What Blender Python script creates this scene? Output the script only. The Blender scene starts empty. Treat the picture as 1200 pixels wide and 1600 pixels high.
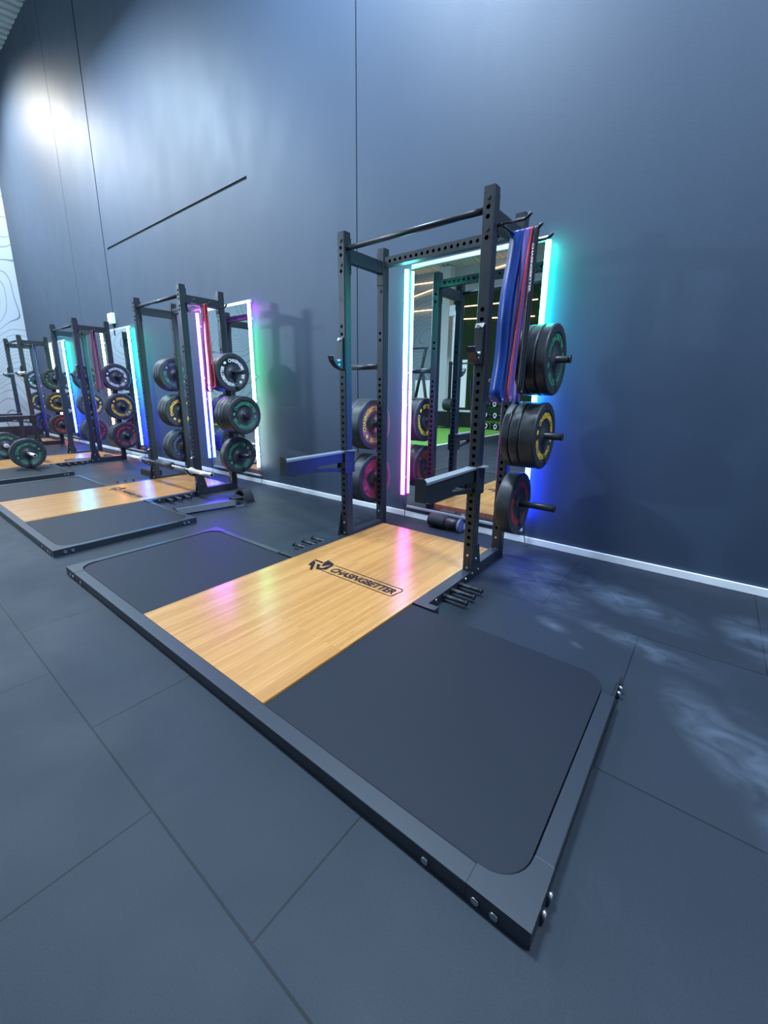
import bpy, bmesh, math, random
from mathutils import Vector, Matrix
random.seed(7)
sc = bpy.context.scene
COL = sc.collection
PI = math.pi

# ------------------------------------------------------------------ camera
cam_d = bpy.data.cameras.new('camera')
cam = bpy.data.objects.new('camera', cam_d)
COL.objects.link(cam)
sc.camera = cam
cam_d.sensor_fit = 'HORIZONTAL'
cam_d.sensor_width = 36.0
cam_d.lens = 36.0 * 653.457 / 1200.0
cam_d.shift_x = (600 - 594.42) / 1200.0
cam_d.shift_y = -(800 - 768.35) / 1200.0
cam_d.clip_start = 0.02
_rt = Vector((0.78225844, 0.62291573, 0.00690770))
_up = Vector((-0.15058483, 0.17832161, 0.97238141))
_fw = Vector((-0.60447989, 0.76169377, -0.23329524))
M = Matrix((( _rt[0], _up[0], -_fw[0], 1.7356), (_rt[1], _up[1], -_fw[1], -3.3596), (_rt[2], _up[2], -_fw[2], 1.2270), (0, 0, 0, 1)))
cam.matrix_world = M

# ------------------------------------------------------------------ world, view, big lights
world = bpy.data.worlds.new('world')
sc.world = world
world.use_nodes = True
world.node_tree.nodes['Background'].inputs[0].default_value = (0.55, 0.68, 1.0, 1)
world.node_tree.nodes['Background'].inputs[1].default_value = 0.03
sc.view_settings.view_transform = 'Standard'
sc.view_settings.look = 'None'
sc.view_settings.exposure = 0.0
sc.view_settings.gamma = 1.0
sc.view_settings.use_curve_mapping = False

ROOM_X0, ROOM_X1, ROOM_Y1 = -13.0, 7.0, -14.0
def ceil_z(y): return 8.1 + y * (1.7 / 14.0)

def area(name, loc, target, sx, sy, power, color, spread=PI):
    l = bpy.data.lights.new(name, 'AREA')
    l.shape = 'RECTANGLE'
    l.size = sx; l.size_y = sy
    l.energy = power; l.color = color
    l.spread = spread
    o = bpy.data.objects.new(name, l)
    o.location = loc
    o.rotation_euler = (Vector(target) - Vector(loc)).to_track_quat('-Z', 'Y').to_euler()
    COL.objects.link(o)
    return o

COOL = (0.62, 0.80, 1.0)
HIGHBAYS = [(-10.8, -2.6, 6.6, 330), (-6.4, -2.0, 6.2, 430), (-0.9, -1.6, 6.5, 560), (3.4, -1.6, 6.7, 530),
            (-10.0, -9.0, 6.2, 150), (-4.5, -9.0, 6.2, 170), (1.5, -9.0, 6.2, 30)]
for (hx, hy, hz, hp) in HIGHBAYS:
    area('highbay_light', (hx, hy, hz - 0.03), (hx, hy * 0.75, 0), 1.3, 0.5, hp, COOL)
# upward lights added above the turf lamps to brighten the roof sheets
for (hx, hy, hz, hp) in HIGHBAYS[4:]:
    area('added_roof_uplight', (hx, hy, hz + 0.08), (hx, hy, 9.0), 1.3, 0.5, 70, COOL)
# flood lamp high on the wall at the far end
def spot(name, loc, target, power, color, size, blend, radius):
    l = bpy.data.lights.new(name, 'SPOT')
    l.energy = power; l.color = color; l.spot_size = size; l.spot_blend = blend; l.shadow_soft_size = radius
    o = bpy.data.objects.new(name, l)
    o.location = loc
    o.rotation_euler = (Vector(target) - Vector(loc)).to_track_quat('-Z', 'Y').to_euler()
    COL.objects.link(o)
spot('flood_lamp_light', (-11.2, -1.6, 7.35), (-11.1, -0.2, 4.6), 1150, (1.0, 0.98, 0.90), math.radians(150), 0.8, 0.25)
# unseen light added at the mural wall; it throws the rack shadows sideways on to the dark wall
area('added_shadow_light', (-12.55, -9.0, 4.5), (0.6, 0, 1.2), 0.7, 0.4, 290, (0.6, 0.8, 1.0), math.radians(110))

# ------------------------------------------------------------------ materials
def mat(name, color, rough=0.5, metal=0.0, spec=0.5, coat=0.0):
    m = bpy.data.materials.new(name)
    m.use_nodes = True
    b = m.node_tree.nodes['Principled BSDF']
    b.inputs['Base Color'].default_value = (*color, 1)
    b.inputs['Roughness'].default_value = rough
    b.inputs['Metallic'].default_value = metal
    b.inputs['Specular IOR Level'].default_value = spec
    if coat: b.inputs['Coat Weight'].default_value = coat; b.inputs['Coat Roughness'].default_value = 0.12
    return m

class NT:
    """small wrapper for building node trees"""
    def __init__(self, m):
        self.t = m.node_tree; self.n = self.t.nodes; self.l = self.t.links
        self.b = self.n.get('Principled BSDF')
    def new(self, kind, **kw):
        x = self.n.new(kind)
        for k, v in kw.items(): setattr(x, k, v)
        return x
    def link(self, a, b): self.l.new(a, b)
    def math(self, op, a, b=None, clamp=False):
        x = self.new('ShaderNodeMath', operation=op, use_clamp=clamp)
        for i, v in enumerate((a, b)):
            if v is None: continue
            if isinstance(v, (int, float)): x.inputs[i].default_value = v
            else: self.link(v, x.inputs[i])
        return x.outputs[0]
    def ramp(self, fac, stops):
        x = self.new('ShaderNodeValToRGB')
        e = x.color_ramp.elements
        while len(e) < len(stops): e.new(0.5)
        for i, (p, c) in enumerate(stops):
            e[i].position = p; e[i].color = (*c, 1) if len(c) == 3 else c
        self.link(fac, x.inputs[0])
        return x.outputs[0]
    def noise(self, vec, scale, detail=3, rough=0.55, dist=0.0):
        x = self.new('ShaderNodeTexNoise')
        x.inputs['Scale'].default_value = scale; x.inputs['Detail'].default_value = detail
        x.inputs['Roughness'].default_value = rough; x.inputs['Distortion'].default_value = dist
        self.link(vec, x.inputs['Vector'])
        return x.outputs['Fac']
    def coords(self, scale=(1, 1, 1), loc=(0, 0, 0), rot=(0, 0, 0)):
        tc = self.new('ShaderNodeTexCoord')
        mp = self.new('ShaderNodeMapping')
        mp.inputs['Scale'].default_value = scale; mp.inputs['Location'].default_value = loc; mp.inputs['Rotation'].default_value = rot
        self.link(tc.outputs['Object'], mp.inputs['Vector'])
        return mp.outputs[0]
    def mix(self, fac, a, b, mode='MIX'):
        x = self.new('ShaderNodeMix', data_type='RGBA', blend_type=mode)
        for i, v in ((0, fac), (6, a), (7, b)):
            if isinstance(v, (int, float)): x.inputs[i].default_value = v
            elif isinstance(v, tuple): x.inputs[i].default_value = (*v, 1)
            else: self.link(v, x.inputs[i])
        return x.outputs[2]
    def bump(self, h, strength, dist=0.002):
        x = self.new('ShaderNodeBump')
        x.inputs['Strength'].default_value = strength; x.inputs['Distance'].default_value = dist
        self.link(h, x.inputs['Height']); self.link(x.outputs[0], self.b.inputs['Normal'])

def m_wall():
    m = mat('dark_wall_paint', (0.05, 0.06, 0.078), 0.5, 0, 0.5)
    n = NT(m)
    c = n.coords((1.0, 1.0, 0.35))
    f = n.noise(c, 1.6, 5, 0.6)
    n.link(n.mix(f, (0.029, 0.049, 0.085), (0.037, 0.060, 0.103)), n.b.inputs['Base Color'])
    f2 = n.noise(n.coords((1.5, 1.5, 0.7)), 2.0, 3)
    n.link(n.ramp(f2, [(0.3, (0.54,) * 3), (0.75, (0.60,) * 3)]), n.b.inputs['Roughness'])
    n.bump(n.noise(n.coords(), 90, 3), 0.12, 0.004)
    return m

def m_floor():
    m = mat('rubber_floor_tile', (0.05, 0.058, 0.072), 0.64, 0, 0.22)
    n = NT(m)
    tc = n.coords((1, 1, 1), (-0.085, 0, 0))
    br = n.new('ShaderNodeTexBrick')
    br.offset = 0.5; br.offset_frequency = 2; br.squash = 1.0
    br.inputs['Scale'].default_value = 1.0
    br.inputs['Brick Width'].default_value = 1.0; br.inputs['Row Height'].default_value = 1.0
    br.inputs['Mortar Size'].default_value = 0.0035; br.inputs['Mortar Smooth'].default_value = 0.4
    br.inputs['Color1'].default_value = (0.0135, 0.0195, 0.029, 1)
    br.inputs['Color2'].default_value = (0.0165, 0.0235, 0.0345, 1)
    br.inputs['Mortar'].default_value = (0.006, 0.008, 0.011, 1)
    n.link(tc, br.inputs['Vector'])
    grain = n.noise(n.coords(), 260, 2, 0.7)
    col = n.mix(0.35, br.outputs['Color'], n.ramp(grain, [(0.25, (0.25,) * 3), (0.8, (0.95,) * 3)]), 'OVERLAY')
    # chalk dust trodden into the tiles beside the rack
    def blob(cx, cy, rx, ry, rot=0.0, seed=0.0):
        mp = n.new('ShaderNodeMapping', vector_type='TEXTURE')
        mp.inputs['Location'].default_value = (cx, cy, 0); mp.inputs['Rotation'].default_value = (0, 0, rot); mp.inputs['Scale'].default_value = (rx, ry, 1)
        t = n.new('ShaderNodeTexCoord'); n.link(t.outputs['Object'], mp.inputs['Vector'])
        ln = n.new('ShaderNodeVectorMath', operation='LENGTH'); n.link(mp.outputs[0], ln.inputs[0])
        return n.math('SUBTRACT', 1.0, ln.outputs['Value'], True)
    s = None
    for b in ((2.09, -0.66, 0.22, 0.30, 0.3), (1.93, -1.58, 0.16, 0.38, 0.55), (2.06, -1.75, 0.12, 0.5, 0.2), (1.20, -1.17, 0.06, 0.12, 1.2), (1.35, -1.29, 0.025, 0.05, 1.2),
              (1.0, -0.75, 0.22, 0.45, 0.9), (1.45, -0.62, 0.2, 0.5, 1.2), (1.6, -1.1, 0.1, 0.35, 1.3), (0.95, -0.45, 0.2, 0.3, 0.3)):
        v = blob(*b)
        s = v if s is None else n.math('MAXIMUM', s, v)
    streak = n.noise(n.coords((2.6, 4.2, 1), rot=(0, 0, 0.6)), 1.8, 5, 0.55, 1.2)
    s = n.math('MULTIPLY', s, n.ramp(streak, [(0.34, (0.05,) * 3), (0.75, (1,) * 3)]))
    g2 = n.ramp(n.noise(n.coords((1, 1, 1)), 1.1, 7, 0.68, 0.9), [(0.56, (0,) * 3), (0.78, (0.07,) * 3)])
    s = n.math('ADD', n.math('MULTIPLY', s, 0.62), g2, True)
    col = n.mix(s, col, (0.13, 0.165, 0.22))
    n.link(col, n.b.inputs['Base Color'])
    rr = n.noise(n.coords(), 2.0, 5, 0.6)
    n.link(n.ramp(rr, [(0.3, (0.5,) * 3), (0.8, (0.68,) * 3)]), n.b.inputs['Roughness'])
    h = n.math('ADD', n.math('MULTIPLY', grain, 0.5), n.math('MULTIPLY', br.outputs['Fac'], -2.0))
    n.bump(h, 0.25, 0.003)
    return m

def m_mat_rubber():
    m = mat('black_rubber_mat', (0.038, 0.046, 0.06), 0.62, 0, 0.25)
    n = NT(m)
    g = n.noise(n.coords(), 300, 2, 0.7)
    n.link(n.ramp(g, [(0.3, (0.0065, 0.0095, 0.0165)), (0.64, (0.009, 0.0130, 0.022)), (0.80, (0.020, 0.027, 0.042))]), n.b.inputs['Base Color'])
    n.bump(g, 0.25, 0.002)
    return m

def m_bamboo():
    m = mat('lacquered_bamboo', (0.55, 0.32, 0.11), 0.26, 0, 0.5)
    n = NT(m)
    # narrow strips running front to back
    br = n.new('ShaderNodeTexBrick')
    br.offset = 0.37; br.offset_frequency = 2; br.squash = 1.0
    br.inputs['Scale'].default_value = 1.0
    br.inputs['Brick Width'].default_value = 1.3; br.inputs['Row Height'].default_value = 0.021
    br.inputs['Mortar Size'].default_value = 0.0006; br.inputs['Mortar Smooth'].default_value = 0.6
    br.inputs['Color1'].default_value = (0.40, 0.183, 0.052, 1)
    br.inputs['Color2'].default_value = (0.49, 0.245, 0.080, 1)
    br.inputs['Mortar'].default_value = (0.28, 0.124, 0.035, 1)
    n.link(n.coords((1, 1, 1), rot=(0, 0, PI / 2)), br.inputs['Vector'])
    fib = n.noise(n.coords((60, 1.8, 1)), 3.0, 5, 0.65)
    col = n.mix(0.38, br.outputs['Color'], n.ramp(fib, [(0.28, (0.33,) * 3), (0.72, (0.72,) * 3)]), 'OVERLAY')
    # darker nodes of the bamboo
    vo = n.new('ShaderNodeTexVoronoi'); vo.feature = 'F1'
    vo.inputs['Scale'].default_value = 1.0
    n.link(n.coords((22, 7.5, 1)), vo.inputs['Vector'])
    knot = n.ramp(vo.outputs['Distance'], [(0.05, (1,) * 3), (0.30, (0,) * 3)])
    big = n.ramp(n.noise(n.coords((2.2, 1.4, 1)), 2.0, 4), [(0.4, (0.08,) * 3), (0.66, (0.6,) * 3)])
    col = n.mix(n.math('MULTIPLY', knot, big), col, (0.34, 0.16, 0.045))
    n.link(col, n.b.inputs['Base Color'])
    n.link(n.ramp(fib, [(0.3, (0.20,) * 3), (0.8, (0.30,) * 3)]), n.b.inputs['Roughness'])
    n.b.inputs['Coat Weight'].default_value = 0.22
    n.b.inputs['Coat Roughness'].default_value = 0.2
    return m

def m_contour():
    m = mat('white_contour_mural', (0.75, 0.8, 0.85), 0.6)
    n = NT(m)
    f = n.noise(n.coords((0.42, 0.42, 0.42)), 1.0, 1.0, 0.35, 0.3)
    v = n.math('FRACT', n.math('MULTIPLY', f, 34.0))
    d = n.math('ABSOLUTE', n.math('SUBTRACT', v, 0.5))
    ln = n.ramp(d, [(0.0, (1,) * 3), (0.03, (0.9,) * 3), (0.065, (0,) * 3)])
    n.link(n.mix(ln, (0.36, 0.44, 0.54), (0.13, 0.19, 0.23)), n.b.inputs['Base Color'])
    return m

def m_metal_sheet():
    m = mat('galvanised_sheet', (0.5, 0.55, 0.58), 0.5, 0.1)
    n = NT(m)
    n.link(n.mix(n.noise(n.coords(), 3.0, 5), (0.60, 0.65, 0.68), (0.78, 0.82, 0.84)), n.b.inputs['Base Color'])
    return m

def m_turf(name, a, b_, scale):
    m = mat(name, a, 0.8)
    n = NT(m)
    f = n.noise(n.coords(), scale, 5, 0.7)
    n.link(n.mix(f, a, b_), n.b.inputs['Base Color'])
    n.bump(f, 0.6, 0.02)
    return m

def m_steel():
    m = mat('black_powder_coat', (0.015, 0.019, 0.026), 0.38, 0.0, 0.45)
    n = NT(m)
    f = n.noise(n.coords(), 420, 2)
    n.bump(f, 0.10, 0.001)
    return m

def m_rubber_plate():
    m = mat('bumper_rubber', (0.022, 0.026, 0.034), 0.42, 0, 0.5)
    n = NT(m)
    f = n.noise(n.coords(), 14, 5, 0.65)
    n.link(n.ramp(f, [(0.35, (0.018, 0.022, 0.028)), (0.66, (0.03, 0.035, 0.043)), (0.82, (0.055, 0.06, 0.07))]), n.b.inputs['Base Color'])
    n.link(n.ramp(f, [(0.3, (0.36,) * 3), (0.8, (0.56,) * 3)]), n.b.inputs['Roughness'])
    return m

def m_foil_band(name, c, rough=0.32):
    m = mat(name, c, rough, 0, 0.5)
    n = NT(m)
    f = n.noise(n.coords((1, 1, 0.6)), 9, 3)
    n.link(n.mix(f, tuple(v * 0.8 for v in c), tuple(min(1, v * 1.15) for v in c)), n.b.inputs['Base Color'])
    return m

MT = dict(
    wall=m_wall(), floor=m_floor(), mat=m_mat_rubber(), bamboo=m_bamboo(), contour=m_contour(), sheet=m_metal_sheet(),
    turf=m_turf('green_turf', (0.06, 0.22, 0.02), (0.16, 0.42, 0.05), 60), hedge=m_turf('green_foliage_wall', (0.004, 0.018, 0.006), (0.02, 0.07, 0.015), 5),
    steel=m_steel(), rubber=m_rubber_plate(),
    frame=mat('grey_black_steel', (0.017, 0.022, 0.033), 0.42, 0.0, 0.5),
    black=mat('black_plastic', (0.012, 0.014, 0.018), 0.45),
    foam=mat('black_foam', (0.02, 0.022, 0.027), 0.75),
    chrome=mat('chrome', (0.90, 0.91, 0.93), 0.34, 0.75),
    bolt=mat('zinc_bolt', (0.55, 0.58, 0.62), 0.28, 1.0),
    white=mat('white_paint', (0.86, 0.88, 0.92), 0.45),
    pad=mat('grey_plastic_liner', (0.16, 0.18, 0.21), 0.4),
    joint=mat('joint_sealant', (0.010, 0.012, 0.016), 0.7),
    alu=mat('brushed_aluminium', (0.72, 0.75, 0.78), 0.3, 0.6),
    ink=mat('dark_print', (0.010, 0.009, 0.013), 0.6, 0, 0.15),
    concrete=mat('pale_wall_paint', (0.55, 0.6, 0.64), 0.6),
)
mm = bpy.data.materials.new('mirror_glass'); mm.use_nodes = True
_b = mm.node_tree.nodes['Principled BSDF']
_b.inputs['Base Color'].default_value = (0.86, 0.9, 0.9, 1); _b.inputs['Metallic'].default_value = 1.0; _b.inputs['Roughness'].default_value = 0.0
MT['mirror'] = mm
for k, c in dict(green=(0.04, 0.26, 0.14), yellow=(0.92, 0.58, 0.06), red=(0.46, 0.025, 0.04), white=(0.72, 0.74, 0.76), blue=(0.03, 0.08, 0.42), grey=(0.10, 0.13, 0.15)).items():
    MT['ink_' + k] = mat('lettering_' + k, c, 0.45)
for k, c in dict(blue=(0.007, 0.045, 0.26), purple=(0.16, 0.11, 0.38), red=(0.62, 0.05, 0.07), black=(0.02, 0.022, 0.03), maroon=(0.22, 0.02, 0.05), plum=(0.12, 0.04, 0.14)).items():
    MT['band_' + k] = m_foil_band('latex_band_' + k, c)
def m_glow(name, color, strength):
    m = mat(name, (0.9, 0.9, 0.9), 0.4)
    b = m.node_tree.nodes['Principled BSDF']
    b.inputs['Emission Color'].default_value = (*color, 1); b.inputs['Emission Strength'].default_value = strength
    return m
MT['lamp'] = m_glow('lit_lamp_diffuser', (0.85, 0.93, 1.0), 9.0)
MT['warm_lamp'] = m_glow('lit_flood_lens', (1.0, 0.95, 0.85), 14.0)
MT['amber'] = m_glow('amber_led_line', (1.0, 0.55, 0.28), 3.2)
MT['wall_glow'] = m_glow('lit_wall_glow', (0.62, 0.82, 1.0), 0.32)  # emission standing in for light falling on the lower wall

LED_GAIN = 58.0
def m_led(name, stops):
    """neon tube whose colour runs along its height; stops = [(z, rgb)]"""
    m = mat(name, (0.9, 0.9, 0.9), 0.4)
    n = NT(m)
    tc = n.new('ShaderNodeTexCoord'); sp = n.new('ShaderNodeSeparateXYZ')
    n.link(tc.outputs['Object'], sp.inputs[0])
    fac = n.math('DIVIDE', sp.outputs['Z'], 2.4)
    n.link(n.ramp(fac, [(z / 2.4, c) for z, c in stops]), n.b.inputs['Emission Color'])
    n.b.inputs['Emission Strength'].default_value = LED_GAIN
    return m
TEAL, AQUA, AZURE, BLUE = (0.014, 0.80, 0.48), (0.014, 0.60, 0.76), (0.014, 0.26, 1.0), (0.014, 0.035, 1.0)
MAG, LILAC, VIOLET, PALE = (0.36, 0.014, 0.20), (0.20, 0.16, 0.38), (0.45, 0.014, 1.0), (0.20, 0.24, 0.23)
LEDS = {
    'teal_pink': m_led('led_teal_to_pink', [(0.2, MAG), (0.8, (0.30, 0.06, 0.27)), (1.25, LILAC), (1.7, (0.11, 0.42, 0.44)), (2.2, (0.014, 0.60, 0.36))]),
    'teal_blue': m_led('led_teal_to_blue', [(0.2, BLUE), (0.8, (0.017, 0.08, 1.0)), (1.2, AZURE), (1.65, AQUA), (2.2, TEAL)]),
    'violet_blue': m_led('led_violet_to_blue', [(0.2, BLUE), (0.9, (0.03, 0.03, 1.0)), (1.4, (0.22, 0.02, 1.0)), (2.2, (0.52, 0.02, 0.85))]),
    'green_white': m_led('led_green_to_white', [(0.2, PALE), (0.9, (0.20, 0.30, 0.20)), (1.5, (0.06, 0.42, 0.15)), (1.95, (0.06, 0.42, 0.20)), (2.25, (0.36, 0.02, 0.60))]),
    'lemon_orange': m_led('led_lemon_to_orange', [(0.2, (0.5, 0.08, 0.03)), (0.9, (0.45, 0.15, 0.07)), (1.4, (0.36, 0.25, 0.15)), (2.2, (0.27, 0.34, 0.14))]),
}

# ------------------------------------------------------------------ mesh helper
class MB:
    def __init__(self): self.bm = bmesh.new()
    def face(self, pts):
        return self.bm.faces.new([self.bm.verts.new(p) for p in pts])
    def box(self, x0, x1, y0, y1, z0, z1, bev=0.0):
        vs = [self.bm.verts.new((x, y, z)) for z in (z0, z1) for y in (y0, y1) for x in (x0, x1)]
        fs = [self.bm.faces.new([vs[i] for i in q]) for q in ((0, 2, 3, 1), (4, 5, 7, 6), (0, 1, 5, 4), (2, 6, 7, 3), (1, 3, 7, 5), (0, 4, 6, 2))]
        if bev:
            es = list({e for f in fs for e in f.edges})
            bmesh.ops.bevel(self.bm, geom=es, offset=bev, segments=2, profile=0.5, affect='EDGES')
        return self
    def prism(self, poly, a0, a1, axis='x'):
        """poly of 2D points extruded along an axis; (u,v) = (y,z) for x, (x,z) for y, (x,y) for z"""
        def P(u, v, a): return (a, u, v) if axis == 'x' else ((u, a, v) if axis == 'y' else (u, v, a))
        A = [self.bm.verts.new(P(u, v, a0)) for u, v in poly]
        B = [self.bm.verts.new(P(u, v, a1)) for u, v in poly]
        n = len(poly)
        self.bm.faces.new(A); self.bm.faces.new(B[::-1])
        for i in range(n): self.bm.faces.new((A[i], B[i], B[(i + 1) % n], A[(i + 1) % n]))
        return self
    def slab(self, poly, z0, z1, e=0.005):
        """prism along z whose top edge is rounded off"""
        cx = sum(p[0] for p in poly) / len(poly); cy = sum(p[1] for p in poly) / len(poly)
        x0, x1 = min(p[0] for p in poly), max(p[0] for p in poly); y0, y1 = min(p[1] for p in poly), max(p[1] for p in poly)
        def sh(d): return [(cx + (x - cx) * (1 - 2 * d / (x1 - x0)), cy + (y - cy) * (1 - 2 * d / (y1 - y0))) for x, y in poly]
        L = [[self.bm.verts.new((x, y, z)) for x, y in q] for q, z in ((poly, z0), (poly, z1 - e), (sh(e * 0.35), z1 - e * 0.3), (sh(e), z1))]
        n = len(poly)
        for A, B in zip(L, L[1:]):
            for i in range(n): self.bm.faces.new((A[i], A[(i + 1) % n], B[(i + 1) % n], B[i]))
        self.bm.faces.new(L[0][::-1]); self.bm.faces.new(L[-1])
        return self
    def tube(self, pts, r, seg=12, caps=True):
        """round bar through a list of points; r a number or a list"""
        pts = [Vector(p) for p in pts]
        rs = r if isinstance(r, (list, tuple)) else [r] * len(pts)
        rings = []
        ref = None
        for i, p in enumerate(pts):
            a = pts[max(i - 1, 0)]; b = pts[min(i + 1, len(pts) - 1)]
            t = (b - a).normalized() if (b - a).length > 1e-9 else Vector((0, 0, 1))
            if ref is None:
                ref = Vector((0, 0, 1)) if abs(t.z) < 0.9 else Vector((1, 0, 0))
            u = t.cross(ref).normalized(); v = u.cross(t).normalized()
            ref = v
            rings.append([self.bm.verts.new(p + (u * math.cos(2 * PI * k / seg) + v * math.sin(2 * PI * k / seg)) * rs[i]) for k in range(seg)])
        for A, B in zip(rings, rings[1:]):
            for k in range(seg): self.bm.faces.new((A[k], A[(k + 1) % seg], B[(k + 1) % seg], B[k])).smooth = True
        if caps:
            self.bm.faces.new(rings[0][::-1]); self.bm.faces.new(rings[-1])
        return self
    def rod(self, a, b, r, seg=12):
        return self.tube([a, b], r, seg)
    def lathe(self, prof, seg=48, axis='x', closed=True):
        """profile [(axial, radius)] turned around the x axis"""
        rings = [[self.bm.verts.new((a, r * math.sin(2 * PI * k / seg), r * math.cos(2 * PI * k / seg))) for k in range(seg)] for a, r in prof]
        n = len(rings)
        for i in range(n if closed else n - 1):
            A, B = rings[i], rings[(i + 1) % n]
            for k in range(seg): self.bm.faces.new((A[k], B[k], B[(k + 1) % seg], A[(k + 1) % seg])).smooth = True
        return self
    def holed(self, fn, u0, u1, v0, v1, holes, r, depth=0.004, seg=16):
        """a flat plate u0..u1 by v0..v1 with round holes down its middle (positions along v); fn(u, v, d) -> xyz"""
        holes = sorted(holes); uc = (u0 + u1) / 2; c = r + 0.004
        def q(ua, ub, va, vb):
            if vb - va > 1e-5 and ub - ua > 1e-5: self.face([fn(ua, va, 0), fn(ub, va, 0), fn(ub, vb, 0), fn(ua, vb, 0)])
        cur = v0
        for h in holes:
            lo, hi = h - c, h + c
            q(u0, u1, cur, lo); cur = hi
            q(u0, uc - c, lo, hi); q(uc + c, u1, lo, hi)
            O, I, D = [], [], []
            for k in range(seg):
                a = 2 * PI * (k + 0.5) / seg; ca, sa = math.cos(a), math.sin(a); s = c / max(abs(ca), abs(sa))
                # corners of the square are kept by snapping
                O.append(self.bm.verts.new(fn(uc + ca * s, h + sa * s, 0)))
                I.append(self.bm.verts.new(fn(uc + ca * r, h + sa * r, 0)))
                D.append(self.bm.verts.new(fn(uc + ca * r, h + sa * r, depth)))
            for k in range(seg):
                j = (k + 1) % seg
                self.bm.faces.new((O[k], O[j], I[j], I[k])); self.bm.faces.new((I[k], I[j], D[j], D[k]))
            for sx in (-1, 1):
                for sz in (-1, 1):
                    a0 = math.atan2(sz, sx)
                    ks = sorted(range(seg), key=lambda k: abs(math.remainder(2 * PI * (k + 0.5) / seg - a0, 2 * PI)))[:2]
                    self.bm.faces.new((O[ks[0]], O[ks[1]], self.bm.verts.new(fn(uc + sx * c, h + sz * c, 0))))
        q(u0, u1, cur, v1)
        return self
    def mesh(self, name, m, fix=True):
        if fix: bmesh.ops.recalc_face_normals(self.bm, faces=self.bm.faces)
        me = bpy.data.meshes.new(name)
        self.bm.to_mesh(me); self.bm.free()
        me.materials.append(m)
        return me

CACHE = {}
def cached(key, build):
    if key not in CACHE: CACHE[key] = build()
    return CACHE[key]

def obj(name, me, parent=None, loc=None, rot=None):
    o = bpy.data.objects.new(name, me)
    if parent is not None: o.parent = parent
    if loc is not None: o.location = loc
    if rot is not None: o.rotation_euler = rot
    COL.objects.link(o)
    return o
def tag(o, label, cat, group=None, kind=None):
    o['label'] = label; o['category'] = cat
    if group: o['group'] = group
    if kind: o['kind'] = kind
    return o
def thing(name, label, cat, loc=(0, 0, 0), rot=(0, 0, 0), group=None):
    o = bpy.data.objects.new(name, None)
    o.empty_display_size = 0.1
    o.location = loc; o.rotation_euler = rot
    COL.objects.link(o)
    return tag(o, label, cat, group)
def struct(name, me, loc=None):
    o = obj(name, me, None, loc); o['kind'] = 'structure'
    return o
def part(name, key, build, m, parent, loc=None, rot=None):
    return obj(name, cached(key, lambda: build().mesh(name, m)), parent, loc, rot)

def text_geo(body, size=1.0, shear=0.0, bold=0.0):
    """flat outlines of a word as (verts2d, faces), centred on x, baseline at 0"""
    cu = bpy.data.curves.new('tmp', 'FONT')
    cu.body = body; cu.size = size; cu.shear = shear; cu.offset = bold; cu.align_x = 'CENTER'; cu.resolution_u = 3
    o = bpy.data.objects.new('tmp', cu); COL.objects.link(o)
    dg = bpy.context.evaluated_depsgraph_get(); dg.update()
    me = o.evaluated_get(dg).to_mesh()
    vs = [(v.co.x, v.co.y) for v in me.vertices]; fs = [tuple(p.vertices) for p in me.polygons]
    o.evaluated_get(dg).to_mesh_clear()
    bpy.data.objects.remove(o); bpy.data.curves.remove(cu)
    return vs, fs
WORD = text_geo('CHASINGBETTER', 1.0, 0.0, 0.03)
WORD_W = max(v[0] for v in WORD[0]) - min(v[0] for v in WORD[0])
WORD_H = max(v[1] for v in WORD[0])

# ================================================================== SETTING
def grooved_wall():
    b = MB()
    xs = [ROOM_X0, -8.806, -8.794, -7.215, -7.185, -7.07, -2.936, -1.247, -1.235, ROOM_X1]
    zs = [0.0, 3.60, 3.635, 8.2]
    def groove(i, j):
        return i in (1, 3, 7) or (i == 5 and j == 1)
    D = 0.014
    def y(i, j): return D if groove(i, j) else 0.0
    nx, nz = len(xs) - 1, len(zs) - 1
    for i in range(nx):
        for j in range(nz):
            d = y(i, j)
            b.face([(xs[i], d, zs[j]), (xs[i + 1], d, zs[j]), (xs[i + 1], d, zs[j + 1]), (xs[i], d, zs[j + 1])]).material_index = 1 if groove(i, j) else 0
            if i + 1 < nx and y(i + 1, j) != d:
                e = y(i + 1, j)
                b.face([(xs[i + 1], d, zs[j]), (xs[i + 1], e, zs[j]), (xs[i + 1], e, zs[j + 1]), (xs[i + 1], d, zs[j + 1])])
            if j + 1 < nz and y(i, j + 1) != d:
                e = y(i, j + 1)
                b.face([(xs[i], d, zs[j + 1]), (xs[i + 1], d, zs[j + 1]), (xs[i + 1], e, zs[j + 1]), (xs[i], e, zs[j + 1])])
    # body of the wall behind the joints
    b.box(ROOM_X0 - 0.1, ROOM_X1 + 0.1, 0.03, 0.2, 0, 8.2)
    me = b.mesh('wall_back', MT['wall'], False); me.materials.append(MT['joint'])
    return me
struct('wall_back', grooved_wall())
struct('floor', MB().box(ROOM_X0 - 0.2, ROOM_X1 + 0.2, ROOM_Y1 - 0.2, 0.2, -0.1, 0.0).mesh('floor', MT['floor']))
struct('wall_left', MB().box(ROOM_X0 - 0.2, ROOM_X0, ROOM_Y1 - 0.2, 0.0, 0, 8.2).mesh('wall_left', MT['contour']))
struct('wall_right', MB().box(ROOM_X1, ROOM_X1 + 0.2, ROOM_Y1 - 0.2, 0.0, 0, 8.2).mesh('wall_right', MT['concrete']))
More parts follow.
